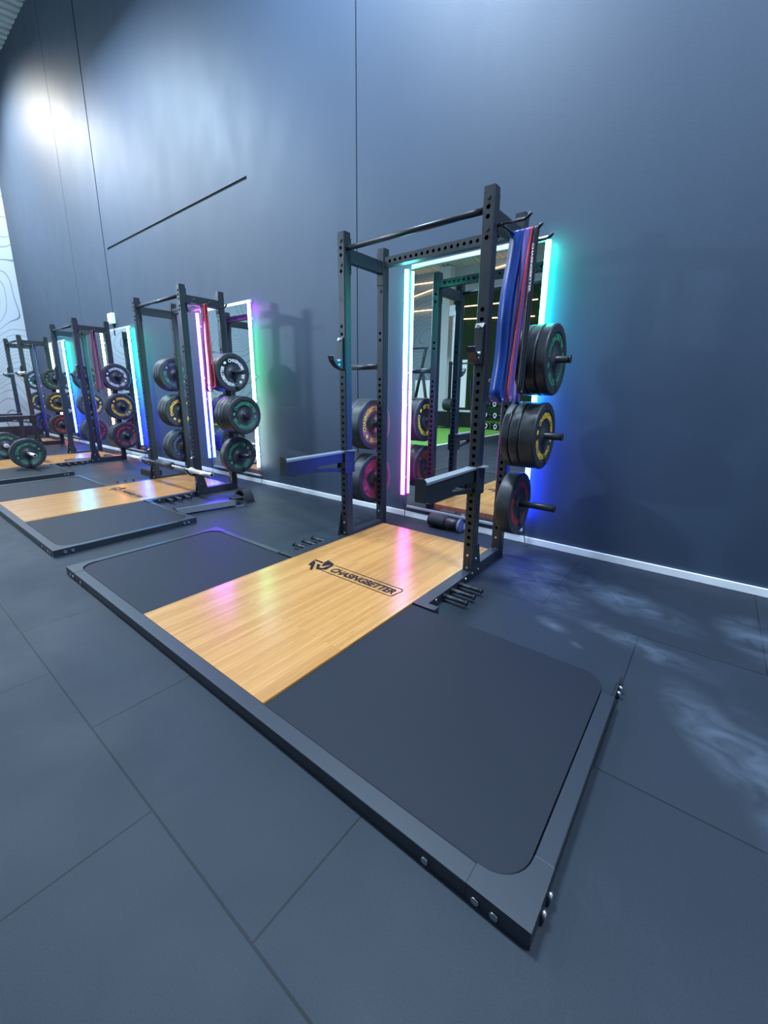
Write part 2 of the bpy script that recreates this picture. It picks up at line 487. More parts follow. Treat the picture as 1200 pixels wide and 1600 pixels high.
# wall opposite the mirrors: mural, then the green wall
struct('wall_front', MB().box(ROOM_X0, -8.6, ROOM_Y1 - 0.2, ROOM_Y1, 0, 6.6).mesh('wall_front', MT['contour']))
struct('wall_front', MB().box(-8.6, ROOM_X1, ROOM_Y1 - 0.2, ROOM_Y1, 5.3, 6.6).mesh('wall_front', MT['concrete']))
struct('wall_front', MB().box(-8.6, ROOM_X1, ROOM_Y1 - 0.2, ROOM_Y1, 0, 5.3).mesh('wall_front', MT['hedge']))
struct('trim_1', MB().box(-8.55, -8.0, ROOM_Y1, ROOM_Y1 + 0.4, 0, 6.4).mesh('trim', MT['white']))
struct('trim_2', MB().box(ROOM_X0, ROOM_X0 + 0.03, ROOM_Y1, -0.02, 0, 0.25).mesh('trim', MT['frame']))
def corrugated():
    b = MB(); p = 0.2; x = ROOM_X0 - 0.1; prof = []
    while x < ROOM_X1 + 0.1:
        prof += [(x, 0.0), (x + 0.11, 0.0), (x + 0.13, 0.035), (x + 0.18, 0.035)]; x += p
    for (xa, za), (xb, zb) in zip(prof, prof[1:]):
        b.face([(xa, 0.1, ceil_z(0.1) + za), (xb, 0.1, ceil_z(0.1) + zb), (xb, ROOM_Y1 - 0.1, ceil_z(ROOM_Y1 - 0.1) + zb), (xa, ROOM_Y1 - 0.1, ceil_z(ROOM_Y1 - 0.1) + za)])
    return b.mesh('ceiling', MT['sheet'])
struct('ceiling', corrugated())
struct('baseboard_back', MB().box(ROOM_X0, ROOM_X1, -0.014, 0.0, 0.0, 0.055, 0.003).mesh('baseboard', MT['white']))
struct('wall_glow_1', MB().box(-9.9, -8.62, ROOM_Y1, ROOM_Y1 + 0.03, 0.55, 1.75).mesh('wall_glow', MT['wall_glow']))  # glowing panels in place of the lit lower wall
struct('wall_glow_2', MB().box(-7.95, -7.2, ROOM_Y1, ROOM_Y1 + 0.03, 0.55, 2.6).mesh('wall_glow', MT['wall_glow']))
struct('trim_3', MB().box(-3.36, -3.28, ROOM_Y1 + 0.02, -4.85, 0, 0.012).mesh('turf_edge', MT['white']))
tag(obj('turf', MB().box(ROOM_X0 + 0.04, -3.36, ROOM_Y1 + 0.02, -4.85, 0, 0.018).mesh('turf', MT['turf'])), 'strip of green artificial turf on the floor seen in the nearest mirror', 'turf', kind='stuff')

# roof trusses
for k, ty in enumerate((-4.0, -8.0, -12.0)):
    z = ceil_z(ty)
    t = thing('roof_truss', 'pale steel roof truss seen in the mirror, ' + ('closest to the mirrored wall', 'midway across the roof', 'closest to the green wall')[k], 'truss', (0, ty, z), group=None)
    part('top_chord', 'tr_top', lambda: MB().box(-13, 7, -0.04, 0.04, -0.14, -0.06), MT['concrete'], t)
    part('bottom_chord', 'tr_bot', lambda: MB().box(-13, 7, -0.04, 0.04, -0.62, -0.54), MT['concrete'], t)
    def webs():
        b = MB(); x = -13.0; s = 1
        while x < 6.9:
            b.rod((x, 0, -0.58 if s > 0 else -0.1), (x + 0.8, 0, -0.1 if s > 0 else -0.58), 0.025, 8); x += 0.8; s = -s
        return b
    part('web', 'tr_web', webs, MT['concrete'], t)

# ceiling lights
where = ['over the farthest rack', 'over the second and third racks', 'over the nearest rack', 'over the open floor', 'over the turf by the mural', 'over the middle of the turf', 'over the free floor by the green wall']
for (hx, hy, hz, hp), w in zip(HIGHBAYS, where):
    t = thing('ceiling_light', 'long linear high bay lamp hanging ' + w, 'lamp', (hx, hy, hz))
    part('housing', 'hb_h', lambda: MB().box(-0.66, 0.66, -0.26, 0.26, 0.0, 0.06, 0.01), MT['concrete'], t)
    part('diffuser', 'hb_d', lambda: MB().box(-0.63, 0.63, -0.23, 0.23, -0.015, 0.0), MT['lamp'], t)
    for sx in (-0.5, 0.5):
        part('cable', 'hb_c%.2f' % hx, lambda: MB().rod((0, 0, 0.06), (0, 0, ceil_z(hy) - hz), 0.006, 6), MT['black'], t, (sx, 0, 0))
t = thing('flood_lamp', 'lit flood lamp high at the top edge of the dark wall', 'lamp', (-11.2, -1.6, ceil_z(-1.6)))
part('housing', 'fl_h', lambda: MB().box(-0.2, 0.2, -0.14, 0.14, -0.2, -0.08, 0.01), MT['concrete'], t)
part('lens', 'fl_l', lambda: MB().box(-0.17, 0.17, -0.11, 0.11, -0.215, -0.2), MT['warm_lamp'], t)
part('bracket', 'fl_b', lambda: MB().box(-0.03, 0.03, -0.03, 0.03, -0.08, 0.0), MT['steel'], t)
t = thing('flood_lamp', 'added unseen lamp on the white mural wall at the end of the gym', 'lamp', (-12.62, -9.0, 4.5), (0, math.radians(76), math.radians(34)))  # unseen fixture added around the light that casts the rack shadows
part('housing', 'fw_h', lambda: MB().box(-0.22, 0.22, -0.36, 0.36, -0.09, -0.01, 0.01), MT['steel'], t)
part('lens', 'fw_l', lambda: MB().box(-0.20, 0.20, -0.34, 0.34, -0.01, 0.0), MT['lamp'], t)
part('bracket', 'fw_b', lambda: MB().box(-0.05, 0.05, -0.05, 0.05, -0.42, -0.09), MT['steel'], t)
for k, (a, b_, w) in enumerate((((-10.5, -13.93, 6.0), (-8.0, -13.93, 5.92), 'topmost on the mural'), ((-10.45, -13.93, 5.42), (-8.9, -13.93, 5.68), 'slanting across the mural'), ((-10.4, -13.93, 4.85), (-4.2, -13.55, 4.62), 'longest one past the white column'),
                         ((-7.5, -13.93, 4.28), (-4.4, -13.93, 4.1), 'lowest on the green wall'), ((-6.3, -13.93, 6.05), (-5.0, -13.93, 6.2), 'short one above the green wall'))):
    tag(obj('led_line', MB().rod(a, b_, 0.022, 8).mesh('led_line', MT['amber'])), 'amber LED line light seen in the nearest mirror, ' + w, 'light', 'amber line lights on the far wall')

# junction box and cords at the wall
t = thing('junction_box', 'small white square box high on the dark wall beside the wide joint', 'electrical box', (-7.22, 0, 2.49))
part('case', 'jb_c', lambda: MB().box(-0.10, 0.10, -0.06, 0.0, -0.09, 0.09, 0.008), MT['white'], t)
part('cover', 'jb_v', lambda: MB().box(-0.085, 0.085, -0.067, -0.06, -0.075, 0.075, 0.003), MT['white'], t)
part('conduit', 'jb_p', lambda: MB().rod((0.03, -0.02, -0.09), (0.03, -0.02, -0.30), 0.012, 8), MT['steel'], t)

# ================================================================== MIRRORS AND LED TUBES
RX = [0.0, -3.575, -7.12, -10.64]
RY = [0.0, 0.03, 0.07, 0.09]
RN = ['nearest rack', 'second rack', 'third rack', 'farthest rack']
LEDK = [('teal_pink', 'teal_blue'), ('violet_blue', 'green_white'), ('lemon_orange', 'teal_blue'), ('lemon_orange', 'teal_blue')]
LEDW = {'teal_pink': 'teal fading to pink', 'teal_blue': 'teal fading to blue', 'violet_blue': 'violet fading to deep blue', 'green_white': 'green fading to white', 'lemon_orange': 'lemon white fading to orange'}
for i in range(4):
    t = thing('wall_mirror', 'tall frameless wall mirror behind the ' + RN[i], 'mirror', (RX[i], 0, 0), group=None)
    part('glass', 'mir_g', lambda: MB().box(-0.578, 0.60, -0.020, 0.0, 0.12, 2.28), MT['mirror'], t)
    part('top_rail', 'mir_t', lambda: MB().box(-0.578, 0.60, -0.026, 0.0, 2.28, 2.315, 0.003), MT['alu'], t)
    part('bottom_rail', 'mir_b', lambda: MB().box(-0.578, 0.60, -0.026, 0.0, 0.095, 0.12, 0.003), MT['alu'], t)
    for j, lx in enumerate((-0.602, 0.616)):
        k = LEDK[i][j]
        t = thing('led_tube_light', 'LED tube ' + LEDW[k] + ', ' + ('far' if j == 0 else 'near') + ' edge of the mirror behind the ' + RN[i], 'light', (RX[i] + lx, -0.06, 0))
        part('upper_tube', 'ledu' + k, lambda: MB().rod((0, 0, 1.248), (0, 0, 2.27), 0.0195, 16), LEDS[k], t)
        part('lower_tube', 'ledl' + k, lambda: MB().rod((0, 0, 0.235), (0, 0, 1.240), 0.0195, 16), LEDS[k], t)
        part('joint', 'ledj', lambda: MB().rod((0, 0, 1.24), (0, 0, 1.248), 0.010, 12), MT['white'], t)
        for z in (0.4, 1.1, 1.4, 2.1):
            part('clip', 'ledc', lambda: MB().box(-0.006, 0.006, 0.012, 0.06, -0.012, 0.012), MT['alu'], t, (0, 0, z))
        part('cord', 'ledk%d' % j, lambda: MB().tube([(0, 0, 0.235), (0.005, 0.02, 0.12), (0.01, 0.03, 0.05), (0.03, 0.0, 0.006), (0.06, -0.03, 0.005)], 0.004, 6), MT['black'], t)

# ================================================================== RACKS
S = 0.0705; XI = 0.5296; XO = XI + S; YF = -0.9403; YR = -0.4813; H = 2.332
LOW = [0.2395 + 0.0495 * k for k in range(23)]
FRONT_HOLES = LOW + [1.642, 1.696, 2.073, 2.179, 2.227]
REAR_HOLES = LOW + [1.642, 1.696, 2.073, 2.14]
def upright_mesh(holes):
    b = MB(); c = 0.006
    b.holed(lambda u, v, d: (u, d, v), c, S - c, 0.0, H, holes, 0.0125)
    b.holed(lambda u, v, d: (u, S - d, v), c, S - c, 0.0, H, holes, 0.0125)
    for (xa, ya), (xb, yb) in (((c, 0), (0, c)), ((0, c), (0, S - c)), ((0, S - c), (c, S)), ((S - c, S), (S, S - c)), ((S, S - c), (S, c)), ((S, c), (S - c, 0))):
        b.face([(xa, ya, 0), (xb, yb, 0), (xb, yb, H), (xa, ya, H)])
    # end wall of the tube, set a little inside
    for z in (H - 0.004,):
        b.face([(c, 0.002, z), (S - c, 0.002, z), (S - 0.002, c, z), (S - 0.002, S - c, z), (S - c, S - 0.002, z), (c, S - 0.002, z), (0.002, S - c, z), (0.002, c, z)])
    return b
def ring(b, c, axis, r0, r1, seg=16, th=0.002):
    """flat ring standing on a face whose normal is -y or +x"""
    for k in range(seg):
        a, e = 2 * PI * k / seg, 2 * PI * (k + 1) / seg
        p = [(r0, a), (r1, a), (r1, e), (r0, e)]
        if axis == 'y': b.face([(c[0] + r * math.cos(t), c[1], c[2] + r * math.sin(t)) for r, t in p])
        else: b.face([(c[0], c[1] + r * math.cos(t), c[2] + r * math.sin(t)) for r, t in p])
    return b
def jcup_mesh():
    b = MB()
    # back plate on the front of the upright, hook in front of it (profile in y,z)
    b.box(-0.038, 0.038, -0.012, 0.0, -0.01, 0.225, 0.004)
    b.prism([(-0.012, -0.01), (-0.050, 0.0), (-0.085, 0.018), (-0.118, 0.055), (-0.126, 0.085), (-0.112, 0.086), (-0.098, 0.062), (-0.075, 0.046), (-0.045, 0.044), (-0.034, 0.06), (-0.030, 0.20), (-0.012, 0.225)], -0.026, 0.026)
    return b

def build_rack(i):
    t = thing('power_rack', ['black steel power rack nearest the camera with blue and purple bands hanging on it', 'black steel power rack with a padded barbell set low on it, second from the camera',
                             'black steel power rack third from the camera, behind the barbell on the platform', 'black steel power rack farthest away, holding a chrome barbell at chest height'][i],
              'power rack', (RX[i], RY[i], 0))
    for sx in (-1, 1):
        x0 = XI if sx > 0 else -XO
        for y0, holes, key in ((YF, FRONT_HOLES, 'upf'), (YR, REAR_HOLES, 'upr')):
            u = part('upright', key, lambda: upright_mesh(holes), MT['steel'], t, (x0, y0, 0))
            part('emblem', 'upe', lambda: ring(ring(MB(), (S / 2, -0.0012, 1.886), 'y', 0.011, 0.020, 6), (S / 2, -0.0012, 1.886), 'y', 0.0, 0.006, 6), MT['black'], u)
            for z in ((2.115, 2.274) if y0 == YF else (2.02, 2.26)):
                part('bolt', 'bolty', lambda: MB().tube([(0, 0, 0), (0, -0.007, 0)], 0.012, 8), MT['black'], u, (S / 2, 0, z))
            for z in (0.075, 0.165):
                part('bolt', 'boltx', lambda: MB().tube([(0, 0, 0), (0, -0.006, 0)], 0.009, 6), MT['bolt'], u, (S / 2, 0, z))
        # top side member, base rail, front foot
        xa, xb = (XI + 0.010, XO - 0.010) if sx > 0 else (-XO + 0.010, -XI - 0.010)
        part('side_crossmember', 'sc%d' % sx, lambda: MB().box(xa, xb, YF + S, YR, 2.143, 2.236, 0.004), MT['steel'], t)
        for yy in (YF + S, YR - 0.006):
            part('mounting_plate', 'mp%d%.2f' % (sx, yy), lambda: MB().box(xa - 0.008, xb + 0.008, yy, yy + 0.006, 2.06, 2.30, 0.002), MT['steel'], t)
        fa, fb = (XI, XO) if sx > 0 else (-XO, -XI)
        part('base_rail', 'br%d' % sx, lambda: MB().box(fa + 0.002, fb - 0.002, YF + S, YR, 0.0, 0.082, 0.004), MT['frame'], t)
        ff = part('front_foot', 'ff%d' % sx, lambda: MB().prism([(sx * (XI - 0.002), -1.536), (sx * 0.672, -1.536), (sx * 0.672, -1.486), (sx * (XO + 0.004), -1.486), (sx * (XO - 0.002), YF), (sx * (XI - 0.002), YF)][::sx], 0.0, 0.0545, 'z'), MT['frame'], t)
        for yy in (-1.318, -1.224, -1.122):
            p = part('storage_peg', 'bp%d' % sx, lambda: MB().rod((sx * XO, 0, 0.036), (sx * 0.755, 0, 0.036), 0.0135, 14), MT['steel'], t, (0, yy, 0))
            part('end_cap', 'bpc%d' % sx, lambda: MB().rod((sx * 0.755, 0, 0.036), (sx * 0.764, 0, 0.036), 0.0175, 14), MT['black'], p)
        for yy in (-1.40, -1.03):
            part('bolt', 'bb%d' % sx, lambda: MB().rod((sx * XO, 0, 0.036), (sx * (XO + 0.01), 0, 0.036), 0.011, 6), MT['bolt'], t, (0, yy, 0))
        g = part('gusset', 'gu%d' % sx, lambda: MB().prism([(-0.992, 0.0), (-0.806, 0.0), (-0.862, 0.235), (-0.942, 0.245)], sx * XO, sx * (XO + 0.006)), MT['steel'], t)
        for (yy, zz) in ((-0.95, 0.05), (-0.86, 0.05), (-0.905, 0.14)):
            part('bolt', 'gb%d' % sx, lambda: MB().rod((sx * (XO + 0.006), 0, 0), (sx * (XO + 0.013), 0, 0), 0.009, 6), MT['bolt'], g, (0, yy, zz))
        # plate pegs on the rear upright
        for z in (0.449, 0.942, 1.434):
            p = part('plate_peg', 'pp%d' % sx, lambda: MB().rod((sx * XO, 0, 0), (sx * 0.945, 0, 0), 0.0235, 18), MT['steel'], t, (0, YR + S / 2, z))
            part('flange', 'ppf%d' % sx, lambda: MB().tube([(sx * XO, 0, 0), (sx * (XO + 0.008), 0, 0), (sx * (XO + 0.014), 0, 0)], [0.040, 0.038, 0.026], 18), MT['steel'], p)
            part('end_cap', 'ppc%d' % sx, lambda: MB().rod((sx * 0.945, 0, 0), (sx * 0.953, 0, 0), 0.0255, 18), MT['black'], p)
    part('pull_up_bar', 'pub', lambda: MB().rod((-XI, YF + S / 2, 2.226), (XI, YF + S / 2, 2.226), 0.0185, 18), MT['steel'], t)
    def rear():
        b = MB(); hs = [-0.475 + 0.05 * k for k in range(20)]
        b.holed(lambda u, v, d: (v, YR + 0.004 + d, u), 2.196, 2.262, -XI, XI, hs, 0.0125)
        b.holed(lambda u, v, d: (v, YR + 0.062 - d, u), 2.196, 2.262, -XI, XI, hs, 0.0125)
        for z in (2.196, 2.262): b.face([(-XI, YR + 0.004, z), (XI, YR + 0.004, z), (XI, YR + 0.062, z), (-XI, YR + 0.062, z)])
        return b
    part('rear_crossmember', 'rear', rear, MT['steel'], t)
    return t
racks = [build_rack(i) for i in range(4)]

# band hangers (bolted on to the near side of each rack)
HANG_Z = 2.142; PRONGS = (-0.88, -0.70, -0.505)
for i in range(4):
    h = obj('band_hanger', cached('bh', lambda: MB().rod((0.622, -0.895, HANG_Z), (0.622, -0.49, HANG_Z), 0.008, 10).mesh('band_hanger', MT['steel'])), racks[i])
    for yy in PRONGS:
        part('prong', 'bhp', lambda: MB().tube([(0.60, 0, HANG_Z), (0.752, 0, HANG_Z), (0.772, 0, HANG_Z + 0.008), (0.788, 0, HANG_Z + 0.026)], [0.008, 0.008, 0.009, 0.011], 10), MT['steel'], h, (0, yy, 0))

# ------------------------------------------------------------------ J-cups
JG = 'hook cups on the front uprights'
def jcup(i, sx, z, label):
    t = thing('j_cup', label, 'bar hook', (RX[i] + sx * (XI + S / 2), RY[i] + YF, z), group=None)
    part('hook', 'jc', jcup_mesh, MT['steel'], t)
    part('liner', 'jcl', lambda: MB().prism([(-0.112, 0.0865), (-0.0975, 0.0625), (-0.0745, 0.0465), (-0.0445, 0.0445), (-0.033, 0.062), (-0.039, 0.064), (-0.047, 0.053), (-0.073, 0.053), (-0.093, 0.068), (-0.106, 0.089)], -0.023, 0.023), MT['pad'], t)
    part('rivet', 'jcr', lambda: MB().rod((0, -0.012, 0.205), (0, -0.040, 0.205), 0.010, 10), MT['bolt'], t)
    part('rivet', 'jcr2', lambda: MB().rod((-0.028, -0.06, 0.025), (0.028, -0.06, 0.025), 0.008, 10), MT['bolt'], t)
    return t
for sx, w in ((-1, 'far'), (1, 'near')):
    jcup(0, sx, 1.395, 'black hook cup at chest height, %s front upright of the nearest rack' % w)
    jcup(1, sx, 0.246, 'hook cup set low under the barbell, %s front upright of the second rack' % w)
    jcup(3, sx, 1.485, 'hook cup holding the chrome bar, %s front upright of the farthest rack' % w)
    jcup(2, sx, 1.395, 'black hook cup on the %s front upright of the third rack' % w)

# ------------------------------------------------------------------ spotter arms
def spotter_arm(label, loc, rot=(0, 0, 0), empty=False):
    """arm with its root at the origin reaching towards -y"""
    t = thing('spotter_arm', label, 'rack arm', loc, rot)
    part('beam', 'sa_b', lambda: MB().prism([(0.0, 0.0), (-0.60, -0.005), (-0.60, -0.092), (-0.54, -0.118), (-0.34, -0.108), (-0.30, -0.075), (0.0, -0.075)], -0.026, 0.026), MT['steel'], t)
    part('pad', 'sa_p', lambda: MB().prism([(0.0, 0.0), (0.0, 0.012), (-0.60, 0.010), (-0.60, -0.005)], -0.031, 0.031), MT['pad'], t)
    e = part('end_plate', 'sa_e', lambda: MB().prism([(-0.034, -0.10), (0.034, -0.10), (0.034, 0.018), (0.020, 0.030), (-0.020, 0.030), (-0.034, 0.018)], -0.606, -0.60, 'y'), MT['steel'], t)
    part('emblem', 'sa_m', lambda: ring(MB(), (0, -0.6075, -0.035), 'y', 0.012, 0.020, 6), MT['black'], e)
    part('brace', 'sa_r', lambda: MB().prism([(-0.0, -0.125), (0.0, -0.155), (-0.36, -0.112), (-0.34, -0.092)], -0.018, 0.018), MT['steel'], t)
    br = part('bracket', 'sa_k', lambda: MB().box(-0.046, -0.0365, -0.03, 0.085, -0.165, 0.012, 0.003).box(0.0365, 0.046, -0.03, 0.085, -0.165, 0.012, 0.003).box(-0.046, 0.046, -0.012, -0.002, -0.165, 0.012, 0.002), MT['steel'], t)
    if not empty:
        part('top_flange', 'sa_f', lambda: MB().prism([(0.0365, -0.01)] + [(0.0365 + 0.05 * math.sin(PI * k / 10) , 0.037 - 0.047 * math.cos(PI * k / 10)) for k in range(11)], 0.012, 0.018, 'z'), MT['pad'], t)
    return t
for sx, w in ((-1, 'far'), (1, 'near')):
    spotter_arm('black spotter arm with grey top pad on the %s front upright of the nearest rack' % w, (sx * (XI + S / 2), YF - 0.0, 0.752))
    spotter_arm('black spotter arm on the %s front upright of the farthest rack' % w, (RX[3] + sx * (XI + S / 2), RY[3] + YF, 0.655))
spotter_arm('loose black spotter arm lying on the floor beside the second rack', (-2.22, -0.90, 0.047), (0, PI / 2, math.radians(-12)))
spotter_arm('loose black spotter arm lying on the floor beside the third rack', (-6.62, -0.62, 0.047), (0, PI / 2, math.radians(-6)))

# ================================================================== BUMPER PLATES
def plate_mesh(w, r=0.225):
    d = min(0.012, w * 0.18)
    prof = [(0.0, r - 0.015), (0.0, r - 0.011), (0.003, r - 0.004), (0.009, r), (0.013, r), (w - 0.013, r), (w - 0.009, r), (w - 0.003, r - 0.004), (w, r - 0.011), (w, r - 0.015), (w, 0.180), (w, 0.176), (w - d * 0.5, 0.170), (w - d * 0.5, 0.118), (w - d, 0.108), (w - d, 0.050),
            (w - d * 0.3, 0.046), (w - d * 0.3, 0.0265), (d * 0.3, 0.0265), (d * 0.3, 0.046), (d, 0.050), (d, 0.108), (d * 0.5, 0.118), (d * 0.5, 0.170), (0.0, 0.176), (0.0, 0.180)]
    return MB().lathe(prof, 56)
def lettering_mesh(w, side, half):
    """one word and one small emblem on one face of a plate"""
    d = min(0.012, w * 0.18)
    b = MB()
    r0, hgt, span = 0.1225, 0.038, math.radians(142)
    vs, fs = WORD
    x = w - d * 0.5 + 0.0012 if side > 0 else d * 0.5 - 0.0012
    def P(u, v):
        th = half * PI + u / WORD_W * span; r = r0 + v / WORD_H * hgt
        return (x, side * r * math.sin(th), r * math.cos(th))
    V = [b.bm.verts.new(P(u, v)) for u, v in vs]
    for f in fs:
        try: b.bm.faces.new([V[k] for k in f])
        except ValueError: pass
    # small arrow emblem after the word
    th = half * PI + PI / 2
    pts = [(-0.020, 0.002), (-0.010, 0.017), (0.009, 0.017), (0.019, 0.001), (0.008, -0.016), (0.001, -0.003), (-0.006, -0.016), (-0.010, -0.006)]
    rc = r0 + hgt / 2
    b.face([(x, side * (rc + q) * math.sin(th + p / rc), (rc + q) * math.cos(th + p / rc)) for p, q in pts])
    return b
KG = {}
def plate(colour, w, label, loc, rx, group, mirror=False):
    key = 'pl%.3f' % w
    me = cached(key, lambda: plate_mesh(w).mesh('bumper_plate', MT['rubber']))
    o = obj('bumper_plate', me, None, loc, (rx, 0, 0))
    tag(o, label, 'weight plate', group)
    for side in (1, -1):
        for half in (0, 1):
            part('lettering', 'lt%.3f%s%d%d' % (w, colour, side, half), lambda: lettering_mesh(w, side, half), MT['ink_' + colour], o)
    part('hub', 'hb%.3f' % w, lambda: MB().lathe([(-0.0 + 0.001, 0.0245 + 0.0), (0.001, 0.034), (w - 0.001, 0.034), (w - 0.001, 0.0245)], 24), MT['frame'], o)
    return o
LEVELS = {'top': 1.434, 'middle': 0.942, 'bottom': 0.449}
# per rack: side -> level -> list of (colour, width), from the upright outwards; start = gap from the upright
PL = [
    {1: {'top': (0.052, [('green', 0.064), ('green', 0.066), ('green', 0.066)]), 'middle': (0.0, [('grey', 0.054), ('grey', 0.064), ('yellow', 0.105)]), 'bottom': (0.0, [('red', 0.098)])},
     -1: {'middle': (0.028, [('yellow', 0.105), ('yellow', 0.068)]), 'bottom': (0.02, [('red', 0.108), ('red', 0.09)])}},
    {1: {'top': (0.0, [('white', 0.052), ('white', 0.062)]), 'middle': (0.0, [('green', 0.066), ('green', 0.066), ('green', 0.066), ('green', 0.100)]), 'bottom': (0.05, [('green', 0.090)])},
     -1: {'top': (0.06, [('green', 0.066), ('green', 0.066), ('green', 0.066)]), 'middle': (0.0, [('yellow', 0.07), ('yellow', 0.085), ('yellow', 0.085), ]), 'bottom': (0.01, [('grey', 0.10), ('grey', 0.09)])}},
    {1: {'top': (0.0, [('white', 0.05), ('white', 0.052)]), 'middle': (0.0, [('yellow', 0.070), ('yellow', 0.085)]), 'bottom': (0.0, [('red', 0.09), ('red', 0.10)])},
     -1: {'top': (0.03, [('green', 0.066), ('green', 0.066)]), 'middle': (0.0, [('yellow', 0.085), ('yellow', 0.07)]), 'bottom': (0.0, [('red', 0.10), ('red', 0.09)])}},
    {1: {'top': (0.0, [('green', 0.066), ('green', 0.066)]), 'middle': (0.0, [('yellow', 0.085), ('yellow', 0.07)]), 'bottom': (0.0, [('red', 0.10), ('red', 0.09)])},
     -1: {'top': (0.0, [('white', 0.052), ('white', 0.05)]), 'middle': (0.0, [('yellow', 0.085)]), 'bottom': (0.0, [('blue', 0.09)])}},
]
ORD = {1: [''], 2: ['inner ', 'outer '], 3: ['innermost ', 'middle ', 'outermost '], 4: ['innermost ', 'second ', 'third ', 'outermost ']}
for i, sides in enumerate(PL):
    for sx, levels in sides.items():
        for lv, (gap, plates) in levels.items():
            x = XO + 0.015 + gap
            for k, (col, w) in enumerate(plates):
                pos = ORD[len(plates)][k]
                word = {'grey': 'grey lettering'}.get(col, col + ' lettering')
                lab = '%s%s-lettered bumper plate on the %s peg, %s side of the %s' % (pos, col, lv, 'near' if sx > 0 else 'far', RN[i])
                px = RX[i] + (x if sx > 0 else -x - w)
                plate(col, w, lab, (px, RY[i] + YR + S / 2, LEVELS[lv] - 0.0025), random.uniform(-0.9, 0.9) if not (i == 0 and sx < 0) else 0.75, 'bumper plates stored on the ' + RN[i])
                x += w + 0.0015

# ================================================================== BANDS
def band_mesh(w, t, drop, spread, bulge, drift, text=False, m=None, tail=0.0):
    """closed loop hung over a prong at the origin (prong along x)"""
    r = 0.0105 + t / 2
    path = []
    for k in range(9):
        a = PI * k / 8
        path.append((-r * math.cos(a), r * math.sin(a)))          # front to back over the prong
    n = 22
    for k in range(1, n + 1):
        f = k / n
        path.append((r + (spread - r) * math.sin(f * PI / 2) + 0.25 * bulge * math.sin(f * 9.0) * f, -drop * f * (1 - 0.00)))
    e = path[-1]; w2 = e[0]
    back = path[-1]; front_y = -(spread + 0.2 * bulge)
    cy = (back[0] + front_y) / 2; rad = (back[0] - front_y) / 2
    for k in range(1, 8):
        a = PI * k / 8
        path.append((cy + rad * math.cos(a), -drop - min(rad, 0.05) * math.sin(a)))
    for k in range(n, 0, -1):
        f = k / n
        path.append((-(r + (spread - r) * math.sin(f * PI / 2)) - bulge * 0.2 * f - bulge * 1.5 * (0.5 - 0.5 * math.cos(f * 2.6 * PI)) * f * (1 - 0.75 * f), -drop * f))
    b = MB(); rings = []; N = len(path)
    for k in range(N):
        y, z = path[k]; ya, za = path[k - 1]; yb, zb = path[(k + 1) % N]
        ty, tz = yb - ya, zb - za; L = math.hypot(ty, tz) or 1; ny, nz = -tz / L, ty / L
        dx = drift * (-z / drop)
        rings.append([b.bm.verts.new((dx + sx * w / 2, y + ny * s * t / 2, z + nz * s * t / 2)) for sx, s in ((-1, -1), (1, -1), (1, 1), (-1, 1))])
    for k in range(N):
        A, B = rings[k], rings[(k + 1) % N]
        for q in range(4): b.bm.faces.new((A[q], A[(q + 1) % 4], B[(q + 1) % 4], B[q])).smooth = q in (0, 2)
    return b
def band(i, prong, x, colour, w, t, drop, spread, bulge, drift, label):
    o = obj('resistance_band', band_mesh(w, t, drop, spread, bulge, drift).mesh('resistance_band', MT['band_' + colour]), None, (RX[i] + x, RY[i] + PRONGS[prong], HANG_Z))
    return tag(o, label, 'exercise band', 'resistance bands on the ' + RN[i])
band(0, 1, 0.648, 'blue', 0.078, 0.006, 0.935, 0.030, 0.075, -0.050, 'wide glossy blue resistance band hanging on the nearest rack')
band(0, 1, 0.708, 'purple', 0.036, 0.006, 0.945, 0.024, 0.018, -0.045, 'purple resistance band beside the wide blue one on the nearest rack')
band(0, 1, 0.7345, 'red', 0.011, 0.006, 0.92, 0.034, 0.012, -0.062, 'thin red resistance band between purple and black on the nearest rack')
bk = band(0, 1, 0.756, 'black', 0.026, 0.006, 0.90, 0.018, 0.010, -0.02, 'narrow black resistance band with white lettering on the nearest rack')
band(0, 2, 0.640, 'purple', 0.034, 0.006, 0.96, 0.020, 0.012, 0.01, 'lilac resistance band on the rearmost prong of the nearest rack')
def band_text():
    b = MB(); vs, fs = WORD; L = 0.26; hh = 0.011
    V = [b.bm.verts.new(((v / WORD_H - 0.5) * hh, -0.0305, -0.21 - (u / WORD_W) * L)) for u, v in vs]
    for f in fs:
        try: b.bm.faces.new([V[k] for k in f])
        except ValueError: pass
    return b
part('lettering', 'btx', band_text, MT['white'], bk)
band(1, 1, 0.640, 'maroon', 0.040, 0.006, 0.90, 0.030, 0.016, -0.01, 'dark red resistance band nearest the upright on the second rack')
band(1, 1, 0.676, 'red', 0.020, 0.006, 0.86, 0.022, 0.014, 0.03, 'thin red resistance band on the second rack')
band(1, 1, 0.610, 'black', 0.014, 0.006, 0.84, 0.020, 0.012, 0.01, 'thin black resistance band on the second rack')
band(2, 1, 0.650, 'maroon', 0.06, 0.006, 0.93, 0.030, 0.015, 0.0, 'dark red resistance band on the third rack')
band(2, 1, 0.705, 'plum', 0.035, 0.006, 0.90, 0.030, 0.015, 0.02, 'plum resistance band beside the dark red one on the third rack')
band(3, 1, 0.650, 'plum', 0.06, 0.006, 0.98, 0.030, 0.016, 0.03, 'wide plum resistance band on the farthest rack')
band(3, 1, 0.705, 'blue', 0.035, 0.006, 1.02, 0.030, 0.015, 0.02, 'blue resistance band beside the plum one on the farthest rack')

